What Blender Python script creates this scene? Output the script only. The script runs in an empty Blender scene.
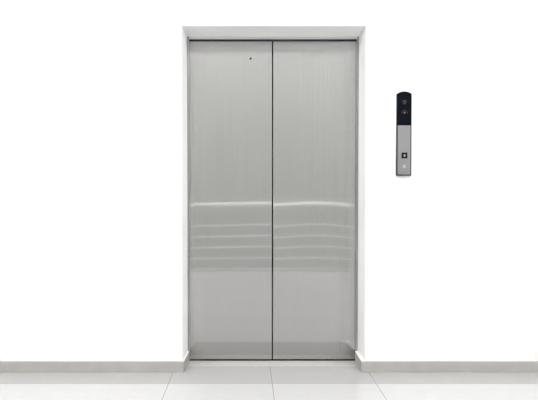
import bpy, bmesh, math
from mathutils import Vector
C = bpy.context.scene.collection
sc = bpy.context.scene

# ---------------------------------------------------------------- materials
def new_mat(name):
    m = bpy.data.materials.new(name); m.use_nodes = True
    nt = m.node_tree; b = nt.nodes['Principled BSDF']
    return m, nt, b

def plain(name, col, rough=0.5, metal=0.0, noise=0.03, scale=40.0, emis=None, estr=0.0, spec=0.5):
    m, nt, b = new_mat(name)
    b.inputs['Roughness'].default_value = rough
    b.inputs['Metallic'].default_value = metal
    b.inputs['Specular IOR Level'].default_value = spec
    tc = nt.nodes.new('ShaderNodeTexCoord'); n = nt.nodes.new('ShaderNodeTexNoise')
    n.inputs['Scale'].default_value = scale; n.inputs['Detail'].default_value = 4
    r = nt.nodes.new('ShaderNodeValToRGB')
    lo = [max(0, c*(1-noise)) for c in col]; hi = [min(1, c*(1+noise)) for c in col]
    r.color_ramp.elements[0].position = 0.3; r.color_ramp.elements[1].position = 0.7
    r.color_ramp.elements[0].color = (*lo, 1); r.color_ramp.elements[1].color = (*hi, 1)
    nt.links.new(tc.outputs['Object'], n.inputs['Vector'])
    nt.links.new(n.outputs['Fac'], r.inputs['Fac'])
    nt.links.new(r.outputs['Color'], b.inputs['Base Color'])
    if emis:
        b.inputs['Emission Color'].default_value = (*emis, 1)
        b.inputs['Emission Strength'].default_value = estr
    return m

def plaster(name, col, strength=0.25, dist=0.002, scale=70):
    m = plain(name, col, 0.9, 0, 0.012, 25, spec=0.15)
    nt = m.node_tree; b = nt.nodes['Principled BSDF']
    tc = nt.nodes.new('ShaderNodeTexCoord')
    mp = nt.nodes.new('ShaderNodeMapping'); mp.inputs['Scale'].default_value = (1, 1, 2.2)
    n = nt.nodes.new('ShaderNodeTexNoise'); n.inputs['Scale'].default_value = scale; n.inputs['Detail'].default_value = 6
    bp = nt.nodes.new('ShaderNodeBump'); bp.inputs['Strength'].default_value = strength; bp.inputs['Distance'].default_value = dist
    nt.links.new(tc.outputs['Object'], mp.inputs['Vector']); nt.links.new(mp.outputs['Vector'], n.inputs['Vector'])
    nt.links.new(n.outputs['Fac'], bp.inputs['Height']); nt.links.new(bp.outputs['Normal'], b.inputs['Normal'])
    return m

def brushed(name, col, rough, aniso=0.9, grain=0.03, vertical=True, sx=260.0, sz=1.2, sharp=None):
    """stainless steel brushed along z (vertical) or x"""
    m, nt, b = new_mat(name)
    b.inputs['Metallic'].default_value = 1.0
    b.inputs['Roughness'].default_value = rough
    b.inputs['Anisotropic'].default_value = aniso
    cv = nt.nodes.new('ShaderNodeCombineXYZ')
    cv.inputs[0].default_value = 1.0 if vertical else 0.0
    cv.inputs[2].default_value = 0.0 if vertical else 1.0
    if aniso > 0: nt.links.new(cv.outputs[0], b.inputs['Tangent'])
    tc = nt.nodes.new('ShaderNodeTexCoord')
    mp = nt.nodes.new('ShaderNodeMapping')
    mp.inputs['Scale'].default_value = (sx, 20, sz) if vertical else (sz, 20, sx)
    n = nt.nodes.new('ShaderNodeTexNoise'); n.inputs['Scale'].default_value = 1.0; n.inputs['Detail'].default_value = 3
    r = nt.nodes.new('ShaderNodeValToRGB')
    r.color_ramp.elements[0].position = 0.25; r.color_ramp.elements[1].position = 0.75
    r.color_ramp.elements[0].color = (*[c*(1-grain) for c in col], 1)
    r.color_ramp.elements[1].color = (*[c*(1+grain) for c in col], 1)
    nt.links.new(tc.outputs['Object'], mp.inputs['Vector']); nt.links.new(mp.outputs['Vector'], n.inputs['Vector'])
    nt.links.new(n.outputs['Fac'], r.inputs['Fac']); nt.links.new(r.outputs['Color'], b.inputs['Base Color'])
    if sharp:                      # second, finer polish lobe of the same brushed sheet
        b2 = nt.nodes.new('ShaderNodeBsdfPrincipled'); mx = nt.nodes.new('ShaderNodeMixShader')
        b2.inputs['Metallic'].default_value = 1.0; b2.inputs['Roughness'].default_value = sharp[0]
        b2.inputs['Anisotropic'].default_value = 1.0
        m2 = nt.nodes.new('ShaderNodeMapping'); m2.inputs['Scale'].default_value = (700, 1, 0.4)
        n2 = nt.nodes.new('ShaderNodeTexNoise'); n2.inputs['Scale'].default_value = 1.0; n2.inputs['Detail'].default_value = 1
        bp = nt.nodes.new('ShaderNodeBump'); bp.inputs['Strength'].default_value = 1.0; bp.inputs['Distance'].default_value = 0.0004
        nt.links.new(tc.outputs['Object'], m2.inputs['Vector']); nt.links.new(m2.outputs['Vector'], n2.inputs['Vector'])
        nt.links.new(n2.outputs['Fac'], bp.inputs['Height'])
        nt.links.new(bp.outputs['Normal'], b2.inputs['Normal']); nt.links.new(bp.outputs['Normal'], b.inputs['Normal'])
        nt.links.new(cv.outputs[0], b2.inputs['Tangent']); nt.links.new(r.outputs['Color'], b2.inputs['Base Color'])
        mx.inputs[0].default_value = sharp[1]
        nt.links.new(b.outputs[0], mx.inputs[1]); nt.links.new(b2.outputs[0], mx.inputs[2])
        nt.links.new(mx.outputs[0], nt.nodes['Material Output'].inputs['Surface'])
    return m

def tile(name, col, rough, x0, dx, y0, dy, joint=(0.25, 0.24, 0.23), w=0.0035, spec=0.5):
    """polished tiles; joints at x0+k*dx and y0+k*dy (object coordinates = world)"""
    m, nt, b = new_mat(name)
    b.inputs['Roughness'].default_value = rough
    b.inputs['Specular IOR Level'].default_value = spec
    N = nt.nodes.new; L = nt.links.new
    tc = N('ShaderNodeTexCoord'); sp = N('ShaderNodeSeparateXYZ'); L(tc.outputs['Object'], sp.inputs[0])
    def line(out, o, d):
        a = N('ShaderNodeMath'); a.operation = 'SUBTRACT'; L(out, a.inputs[0]); a.inputs[1].default_value = o - d/2
        p = N('ShaderNodeMath'); p.operation = 'PINGPONG'; L(a.outputs[0], p.inputs[0]); p.inputs[1].default_value = d/2
        c = N('ShaderNodeMath'); c.operation = 'GREATER_THAN'; L(p.outputs[0], c.inputs[0]); c.inputs[1].default_value = d/2 - w/2
        return c.outputs[0]
    mx = N('ShaderNodeMath'); mx.operation = 'MAXIMUM'
    # wide slabs left and right of the door: only the three joints in front of it
    cm = N('ShaderNodeMath'); cm.operation = 'COMPARE'; L(sp.outputs[0], cm.inputs[0]); cm.inputs[1].default_value = x0; cm.inputs[2].default_value = dx*1.4
    ml = N('ShaderNodeMath'); ml.operation = 'MULTIPLY'; L(line(sp.outputs[0], x0, dx), ml.inputs[0]); L(cm.outputs[0], ml.inputs[1])
    L(ml.outputs[0], mx.inputs[0]); L(line(sp.outputs[1], y0, dy), mx.inputs[1])
    n = N('ShaderNodeTexNoise'); n.inputs['Scale'].default_value = 9; n.inputs['Detail'].default_value = 6
    L(tc.outputs['Object'], n.inputs['Vector'])
    r = N('ShaderNodeValToRGB')
    r.color_ramp.elements[0].position = 0.3; r.color_ramp.elements[1].position = 0.7
    r.color_ramp.elements[0].color = (*[c*0.985 for c in col], 1); r.color_ramp.elements[1].color = (*[c*1.015 for c in col], 1)
    L(n.outputs['Fac'], r.inputs['Fac'])
    mix = N('ShaderNodeMix'); mix.data_type = 'RGBA'
    L(mx.outputs[0], mix.inputs['Factor']); L(r.outputs['Color'], mix.inputs['A']); mix.inputs['B'].default_value = (*joint, 1)
    L(mix.outputs['Result'], b.inputs['Base Color'])
    return m

M = {}
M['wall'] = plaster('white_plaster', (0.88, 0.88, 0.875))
M['far'] = plaster('grey_paint', (0.49, 0.485, 0.48))
M['ceil'] = plaster('ceiling_paint', (0.78, 0.78, 0.77))
M['steel'] = brushed('door_brushed_steel', (0.468, 0.461, 0.453), 0.125, 0.95, 0.04, sharp=(0.055, 0.56))
M['frame'] = brushed('frame_steel', (0.36, 0.36, 0.36), 0.3, 0.0, 0.03)
M['header'] = brushed('header_steel', (0.72, 0.745, 0.76), 0.35, 0.0, 0.03, vertical=False)
M['floor'] = tile('white_polished_tile', (0.52, 0.52, 0.52), 0.06, 0.138, 0.591, -0.1885, 0.591)
M['border'] = tile('grey_border_tile', (0.415, 0.41, 0.402), 0.09, 0.138, 0.591, -0.2, 5.0, joint=(0.22, 0.21, 0.2), w=0.003)
M['sill'] = plain('sill_stone', (0.50, 0.485, 0.47), 0.25, 0, 0.04, 30)
M['base'] = plain('grey_baseboard_stone', (0.42, 0.405, 0.39), 0.3, 0, 0.05, 14)
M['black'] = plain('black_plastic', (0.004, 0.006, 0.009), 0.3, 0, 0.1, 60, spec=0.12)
M['glass'] = plain('smoked_display', (0.0025, 0.004, 0.007), 0.15, 0, 0.1, 60, spec=0.12)
M['panel'] = brushed('panel_brushed_steel', (0.305, 0.305, 0.305), 0.42, 0.0, 0.06, sx=500, sz=8)
M['pale'] = plain('pale_symbol', (0.36, 0.36, 0.37), 0.5, 0, 0.02, 60)
M['silver'] = plain('satin_silver', (0.40, 0.40, 0.40), 0.5, 0.0, 0.03, 60)
M['red'] = plain('dim_red_led', (0.10, 0.035, 0.035), 0.4, 0, 0.1, 900, emis=(1.0, 0.45, 0.45), estr=0.03)
M['redlow'] = plain('dim_red_led_ring', (0.012, 0.009, 0.011), 0.4, 0, 0.1, 900, emis=(1.0, 0.5, 0.5), estr=0.002)
M['dark'] = plain('shaft_dark', (0.015, 0.014, 0.014), 0.9, 0, 0.1, 8, spec=0.1)
M['hole'] = plain('dark_hole', (0.03, 0.03, 0.03), 0.8, 0, 0.1, 60)
M['rail'] = plain('white_enamel_rail', (0.9, 0.9, 0.89), 0.2, 0.0, 0.01, 30)
M['lamp'] = plain('lamp_diffuser', (0.9, 0.9, 0.9), 0.5, 0, 0.01, 5, emis=(1.0, 0.985, 0.985), estr=17.0)
M['fill'] = plain('fill_light_diffuser', (0.9, 0.9, 0.9), 0.5, 0, 0.01, 5, emis=(0.97, 0.99, 1.0), estr=8.5)
M['lampframe'] = plain('lamp_frame', (0.7, 0.7, 0.7), 0.4, 0, 0.02, 30)

# ---------------------------------------------------------------- helpers
def obj(name, bm, mat, parent=None, bevel=0.0, smooth=False, seg=2):
    bmesh.ops.recalc_face_normals(bm, faces=bm.faces)
    me = bpy.data.meshes.new(name); bm.to_mesh(me); bm.free()
    me.materials.append(mat)
    if smooth:
        for p in me.polygons: p.use_smooth = True
    o = bpy.data.objects.new(name, me); C.objects.link(o)
    if parent: o.parent = parent; o.location = -parent.location
    if bevel:
        b = o.modifiers.new('bevel', 'BEVEL'); b.width = bevel; b.segments = seg; b.limit_method = 'ANGLE'
    return o
def box(bm, x0, x1, y0, y1, z0, z1):
    vs = [bm.verts.new((x, y, z)) for x in (x0, x1) for y in (y0, y1) for z in (z0, z1)]
    for f in ((0,1,3,2),(4,6,7,5),(0,4,5,1),(2,3,7,6),(0,2,6,4),(1,5,7,3)):
        bm.faces.new([vs[i] for i in f])
    return bm
def B(*a): return box(bmesh.new(), *a)
def prism(front, back, y0, y1):
    """outline (x,z) lists -> solid between y0 and y1"""
    bm = bmesh.new()
    a = [bm.verts.new((x, y0, z)) for x, z in front]; b = [bm.verts.new((x, y1, z)) for x, z in back]
    n = len(a); bm.faces.new(a); bm.faces.new(b[::-1])
    for i in range(n): bm.faces.new((a[i], b[i], b[(i+1) % n], a[(i+1) % n]))
    bmesh.ops.triangulate(bm, faces=[f for f in bm.faces if len(f.verts) > 4])
    return bm
def slab_xy(outline, z0, z1):
    bm = bmesh.new()
    a = [bm.verts.new((x, y, z0)) for x, y in outline]; b = [bm.verts.new((x, y, z1)) for x, y in outline]
    n = len(a); bm.faces.new(a); bm.faces.new(b[::-1])
    for i in range(n): bm.faces.new((a[i], b[i], b[(i+1) % n], a[(i+1) % n]))
    return bm
def tube(bm, p, q, r, n=24):
    p = Vector(p); q = Vector(q); d = (q-p).normalized()
    u = d.orthogonal().normalized(); v = d.cross(u)
    A = [bm.verts.new(p + r*(math.cos(t)*u + math.sin(t)*v)) for t in [2*math.pi*i/n for i in range(n)]]
    Bv = [bm.verts.new(w.co + (q-p)) for w in A]
    bm.faces.new(A[::-1]); bm.faces.new(Bv)
    for i in range(n): bm.faces.new((A[i], A[(i+1) % n], Bv[(i+1) % n], Bv[i]))
    return bm
def disc(cx, cz, r, y0, y1, n=24):
    pts = [(cx + r*math.cos(2*math.pi*i/n), cz + r*math.sin(2*math.pi*i/n)) for i in range(n)]
    return prism(pts, pts, y0, y1)
def struct(o): o['kind'] = 'structure'; return o
def empty(name, loc, label=None, cat=None, group=None):
    e = bpy.data.objects.new(name, None); C.objects.link(e); e.location = loc; e.empty_display_size = 0.1
    if label: e['label'] = label
    if cat: e['category'] = cat
    if group: e['group'] = group
    return e

# ---------------------------------------------------------------- dimensions (metres; wall face is y = 0)
XL, XR, ZT = -0.397, 0.706, 2.082        # opening at the wall face
xl, xr, zt = -0.386, 0.7025, 2.0715      # opening at the frame
DL, DR, DT, SEAM = -0.374, 0.691, 2.055, 0.157
YF, YD = 0.183, 0.200                    # frame face, door face
X0, X1 = -4.0, 4.2
H = 2.9; EDGE = -3.35; FAR = -8.5; TOP = 9.5; LOW = -2.0

# ---------------------------------------------------------------- setting
w = bmesh.new()
Fr = [w.verts.new((x, 0.0, z)) for x, z in ((X0, 0), (XL, 0), (XL, ZT), (XR, ZT), (XR, 0), (X1, 0), (X1, H), (X0, H))]
Bk = [w.verts.new((x, YF, z)) for x, z in ((X0, 0), (xl, 0), (xl, zt), (xr, zt), (xr, 0), (X1, 0), (X1, H), (X0, H))]
for q in ((0, 1, 2, 7), (2, 3, 6, 7), (3, 4, 5, 6)):
    w.faces.new([Fr[i] for i in q]); w.faces.new([Bk[i] for i in q[::-1]])
for i in range(8): w.faces.new((Fr[i], Bk[i], Bk[(i+1) % 8], Fr[(i+1) % 8]))
struct(obj('wall_back', w, M['wall'], bevel=0.0025))
struct(obj('shaft_darkness', B(-0.7, 1.0, 0.245, 0.30, -0.05, 2.4), M['dark']))  # near-black sheet standing in for the darkness behind the door gaps
struct(obj('wall_left', B(X0-0.15, X0, FAR, 0.16, LOW, TOP), M['wall']))
struct(obj('wall_right', B(X1, X1+0.15, FAR, 0.16, LOW, TOP), M['wall']))
struct(obj('wall_front', B(X0, X1, FAR-0.15, FAR, LOW, TOP), M['far']))
struct(obj('floor', B(X0, X1, EDGE, -0.187, -0.25, 0), M['floor']))
struct(obj('floor_atrium', B(X0, X1, FAR, EDGE, LOW-0.15, LOW), M['ceil']))
struct(obj('trim_1', slab_xy([(X0, -0.187), (X1, -0.187), (X1, 0.0), (XR, 0.0), (xr, 0.095), (xl, 0.095), (XL, 0.0), (X0, 0.0)], -0.25, 0), M['border']))
struct(obj('trim_2', B(X0, X1, EDGE-0.1, EDGE, -0.3, 0.015), M['border']))
struct(obj('ceiling', B(X0, X1, EDGE, 0.165, H, H+0.3), M['ceil']))
struct(obj('ceiling_atrium', B(X0, X1, FAR, EDGE, TOP, TOP+0.15), M['ceil']))
struct(obj('wall_gallery', B(X0, X1, EDGE, EDGE+0.15, H+0.3, TOP), M['wall']))

# baseboards run along the wall and return into the recess
def baseboard(name, pts): 
    return struct(obj(name, slab_xy(pts, 0.0, 0.065), M['base'], bevel=0.002))
baseboard('baseboard_left', [(X0, 0), (X0, -0.012), (-0.386, -0.012), (-0.377, YF), (xl, YF), (XL, 0)])
baseboard('baseboard_right', [(X1, 0), (X1, -0.012), (0.687, -0.012), (0.686, YF), (xr, YF), (XR, 0)])

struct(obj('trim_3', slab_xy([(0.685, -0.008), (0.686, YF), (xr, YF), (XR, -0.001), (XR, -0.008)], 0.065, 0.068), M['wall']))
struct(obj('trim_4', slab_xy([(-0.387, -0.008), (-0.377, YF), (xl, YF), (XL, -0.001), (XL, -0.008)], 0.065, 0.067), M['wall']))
# ---------------------------------------------------------------- elevator frame
fr = empty('elevator_frame', (0.158, 0.2, 0), 'thin grey steel frame lining the white recess around both elevator doors', 'door frame')
obj('frame_upright', B(xl-0.02, DL, YF, YD-0.002, 0, zt), M['frame'], fr, 0.0015)
obj('frame_upright', B(DR, xr+0.02, YF, YD-0.002, 0, zt), M['frame'], fr, 0.0015)
obj('frame_header', B(DL, DR, YF, YD-0.002, DT+0.001, zt+0.02), M['header'], fr, 0.0015)['label'] = 'pale bluish steel strip across the top'
obj('header_shade_strip', B(DL, DR, YD-0.012, YD-0.001, DT-0.006, DT+0.001), M['black'], fr)['label'] = 'thin black strip above the door panels, standing in for header shade'  # black strip put in for the shaded underside of the header
s = obj('door_sill', B(xl, xr, 0.095, 0.197, -0.03, 0.0), M['sill'])
s['label'] = 'flat grey metal threshold strip on the floor under elevator doors'; s['category'] = 'door sill'

# ---------------------------------------------------------------- elevator doors: slightly wavy sheet fronts
def door_panel(x0, x1, z0, z1, bow, parent):
    nx, nz = 24, 60
    bm = bmesh.new(); g = []
    bv = 0.0018
    for j in range(nz+1):
        row = []
        z = z0 + (z1-z0)*j/nz
        for i in range(nx+1):
            x = x0 + (x1-x0)*i/nx
            y = YD + bow(( x-x0)/(x1-x0), z)
            if i in (0, nx): y += 0.0004
            row.append((x, y, z))
        g.append(row)
    # pull second column close to the edge to make a crisp rounded fold
    for row in g:
        row[1] = (x0+bv, row[1][1], row[1][2]); row[nx-1] = (x1-bv, row[nx-1][1], row[nx-1][2])
    V = [[bm.verts.new(p) for p in r] for r in g]
    for j in range(nz):
        for i in range(1, nx-1):
            bm.faces.new((V[j][i], V[j][i+1], V[j+1][i+1], V[j+1][i]))
    nsm = len(bm.faces)
    V = [[bm.verts.new(p) for p in r] for r in g]
    for j in range(nz):
        for i in (0, nx-1):
            bm.faces.new((V[j][i], V[j][i+1], V[j+1][i+1], V[j+1][i]))
    for v in [v for v in bm.verts if not v.link_faces]: bm.verts.remove(v)
    yb = YD + 0.035
    bm.verts.ensure_lookup_table()
    V = [[bm.verts.new(p) if (j in (0, nz) or i in (0, nx)) else None for i, p in enumerate(r)] for j, r in enumerate(g)]      # the folded edge has its own vertices: a crisp crease
    bk = [bm.verts.new(p) for p in ((x0, yb, z0), (x1, yb, z0), (x1, yb, z1), (x0, yb, z1))]
    bm.faces.new(bk)
    bm.faces.new([V[0][i] for i in range(nx+1)][::-1] + [bk[0], bk[1]])
    bm.faces.new([V[nz][i] for i in range(nx+1)] + [bk[2], bk[3]])
    bm.faces.new([V[j][0] for j in range(nz+1)] + [bk[3], bk[0]])
    bm.faces.new([V[j][nx] for j in range(nz+1)][::-1] + [bk[1], bk[2]])
    o = obj('door_skin', bm, M['steel'], parent)
    for p in o.data.polygons: p.use_smooth = p.index < nsm
    return o
def bow_left(u, z):
    return -0.0035*(z-0.95)*(u-0.45)*math.exp(-((z-0.85)/0.45)**2)
def bow_right(u, z):
    return -0.0055*(z-0.95)*(math.sin(math.pi*u)**1.3 - 0.6)*math.exp(-((z-0.85)/0.45)**2)
dl = empty('elevator_door', ((DL+SEAM)/2, YD, 0.0), 'left brushed steel sliding elevator door panel with a tiny keyhole near its top', 'elevator door')
door_panel(DL-0.01, SEAM-0.0042, 0.009, DT+0.02, bow_left, dl)
k = obj('keyhole', disc(0.0165, 1.937, 0.007, YD-0.0015, YD+0.004), M['hole'], dl); k['label'] = 'small dark round keyhole'
dr = empty('elevator_door', ((DR+SEAM)/2, YD, 0.0), 'right brushed steel sliding elevator door panel, plain, on the side of the call panel', 'elevator door')
door_panel(SEAM+0.0042, DR+0.01, 0.009, DT+0.02, bow_right, dr)

# ---------------------------------------------------------------- call panel on the wall
cp = empty('call_panel', (0.936, 0.0, 1.188), 'narrow upright elevator call panel, black display above brushed steel, on white wall', 'call panel')
PX0, PX1, PZ0, PZ1, PM = 0.892, 0.980, 1.187, 1.690, 1.488
def domed(x0, x1, z0, z1, rise, n=14):
    pts = [(x0, z0), (x1, z0)]
    for i in range(n+1):
        t = i/n; x = x1 + (x0-x1)*t
        pts.append((x, z1 - rise*abs(2*t-1)**2.2))
    return pts
d = domed(PX0, PX1, PZ0, PZ1, 0.014)
obj('backplate', prism(d, d, -0.014, 0.0), M['black'], cp, 0.0015)
d = domed(PX0+0.0015, PX1-0.0015, PM, PZ1-0.0015, 0.014)
dw = obj('display_window', prism(d, d, -0.018, -0.013), M['glass'], cp, 0.001); dw['label'] = 'glossy black domed display window'
obj('faceplate', B(PX0+0.005, PX1-0.0065, -0.018, -0.013, PZ0+0.006, PM-0.001), M['panel'], cp, 0.0008)['label'] = 'brushed steel face plate'
# faint red signs behind the smoked window
ax, az = 0.9365, 1.627
bm = bmesh.new()
def plate(bm, pts, y0, y1):
    a = [bm.verts.new((x, y0, z)) for x, z in pts]; b = [bm.verts.new((x, y1, z)) for x, z in pts]
    n = len(a); bm.faces.new(a); bm.faces.new(b[::-1])
    for i in range(n): bm.faces.new((a[i], b[i], b[(i+1) % n], a[(i+1) % n]))
plate(bm, [(ax-0.014, az-0.002), (ax+0.014, az-0.002), (ax+0.008, az+0.008), (ax, az+0.014), (ax-0.008, az+0.008)], -0.0186, -0.0175)
plate(bm, [(ax-0.008, az-0.014), (ax+0.008, az-0.014), (ax+0.009, az-0.006), (ax-0.009, az-0.006)], -0.0186, -0.0175)
a = obj('arrow_sign', bm, M['redlow'], cp); a['label'] = 'dim reddish upward arrow sign'
bm = bmesh.new(); zc = 1.563
for t0, t1 in ((30, 150), (160, 200), (-20, 20)):
    pts = []
    n = 8
    for i in range(n+1):
        t = math.radians(t0 + (t1-t0)*i/n); pts.append((ax+0.018*math.cos(t), zc+0.016*math.sin(t)))
    for i in range(n, -1, -1):
        t = math.radians(t0 + (t1-t0)*i/n); pts.append((ax+0.0145*math.cos(t), zc+0.0125*math.sin(t)))
    plate(bm, pts, -0.0186, -0.0175)
obj('indicator_ring', bm, M['redlow'], cp)
obj('indicator_light', disc(ax, zc, 0.0062, -0.0188, -0.0175), M['red'], cp)['label'] = 'small reddish indicator light'
# call button and round key switch
bx, bz = 0.9372, 1.3075
cb = obj('call_button', B(bx-0.0175, bx+0.0175, -0.0215, -0.0175, bz-0.0175, bz+0.0175), M['black'], cp, 0.002)
cb['label'] = 'square black call button'
bm = bmesh.new()
plate(bm, [(bx-0.009, bz-0.001), (bx-0.0035, bz-0.001), (bx-0.0035, bz-0.0085), (bx+0.0035, bz-0.0085), (bx+0.0035, bz-0.001), (bx+0.009, bz-0.001), (bx, bz+0.0085)], -0.0222, -0.021)
ar = obj('button_arrow', bm, M['pale'], cb); ar.location = (0, 0, 0); ar['label'] = 'pale upward arrow'
obj('key_switch', disc(0.9369, 1.2425, 0.0105, -0.0205, -0.0175), M['silver'], cp, 0.001)['label'] = 'pale round key switch'

cp.location.x -= 0.0025

# ---------------------------------------------------------------- guard railing behind the viewer (reflected in the doors)
RY = -3.22
rl = empty('guard_railing', (0.1, RY, 0), 'white railing with top rail and five thin bars, reflected as lines in the doors', 'railing')
obj('top_rail', tube(bmesh.new(), (X0+0.02, RY, 0.888), (X1-0.02, RY, 0.885), 0.027, 32), M['rail'], rl, smooth=True)
for z in (0.612, 0.467, 0.325, 0.181, 0.04):
    obj('rail_bar', tube(bmesh.new(), (X0+0.02, RY, z), (X1-0.02, RY, z), 0.0072, 20), M['rail'], rl, smooth=True)
for x in (-3.6, -2.2, 2.4, 3.8):
    bm = tube(bmesh.new(), (x, RY-0.035, 0.0), (x, RY-0.035, 0.87), 0.016, 20)
    tube(bm, (x, RY-0.035, 0), (x, RY-0.035, 0.008), 0.05, 24)
    obj('rail_post', bm, M['rail'], rl, smooth=False)

# ---------------------------------------------------------------- unseen ceiling lamps, added to light the wall and recess
def lamp(x, y):
    t = empty('added_ceiling_light', (x, y, H), 'unseen flush square white light panel added to light the corridor wall', 'ceiling light', 'added corridor ceiling lights')
    bm = bmesh.new()
    for a in ((-.32,-.29,-.32,.32), (.29,.32,-.32,.32), (-.29,.29,-.32,-.29), (-.29,.29,.29,.32)):
        box(bm, x+a[0], x+a[1], y+a[2], y+a[3], H-0.02, H)
    obj('light_frame', bm, M['lampframe'], t)
    obj('diffuser', B(x-.29, x+.29, y-.29, y+.29, H-0.014, H-0.002), M['lamp'], t)
for x in (-3.0, -1.8, -0.6, 0.6, 1.8, 3.0): lamp(x+0.1, -1.35)
struct(obj('atrium_fill_light', B(-3.6, 3.8, -6.6, -3.6, TOP-0.06, TOP), M['fill']))  # unseen glowing panel, added to light the atrium that the doors reflect

# ---------------------------------------------------------------- world, camera
W = bpy.data.worlds.new('World'); sc.world = W; W.use_nodes = True
W.node_tree.nodes['Background'].inputs[0].default_value = (0.9, 0.95, 1, 1)
W.node_tree.nodes['Background'].inputs[1].default_value = 0.3

cam = bpy.data.cameras.new('Camera'); co = bpy.data.objects.new('Camera', cam); C.objects.link(co)
f = 515.0
cam.sensor_fit = 'HORIZONTAL'; cam.sensor_width = 36.0; cam.lens = f*36.0/538.0
cam.shift_x = (269-248)/538.0
cam.shift_y = -(200-196.5)/538.0
co.location = (0, -3.1, 1.1225)
co.rotation_euler = (math.radians(90) - 0.0195, 0, 0)
sc.camera = co

vs = sc.view_settings
vs.view_transform = 'Standard'; vs.look = 'None'; vs.gamma = 1.0; vs.use_curve_mapping = False
vs.exposure = 0.24
sc.cycles.max_bounces = 12; sc.cycles.diffuse_bounces = 8; sc.cycles.glossy_bounces = 6
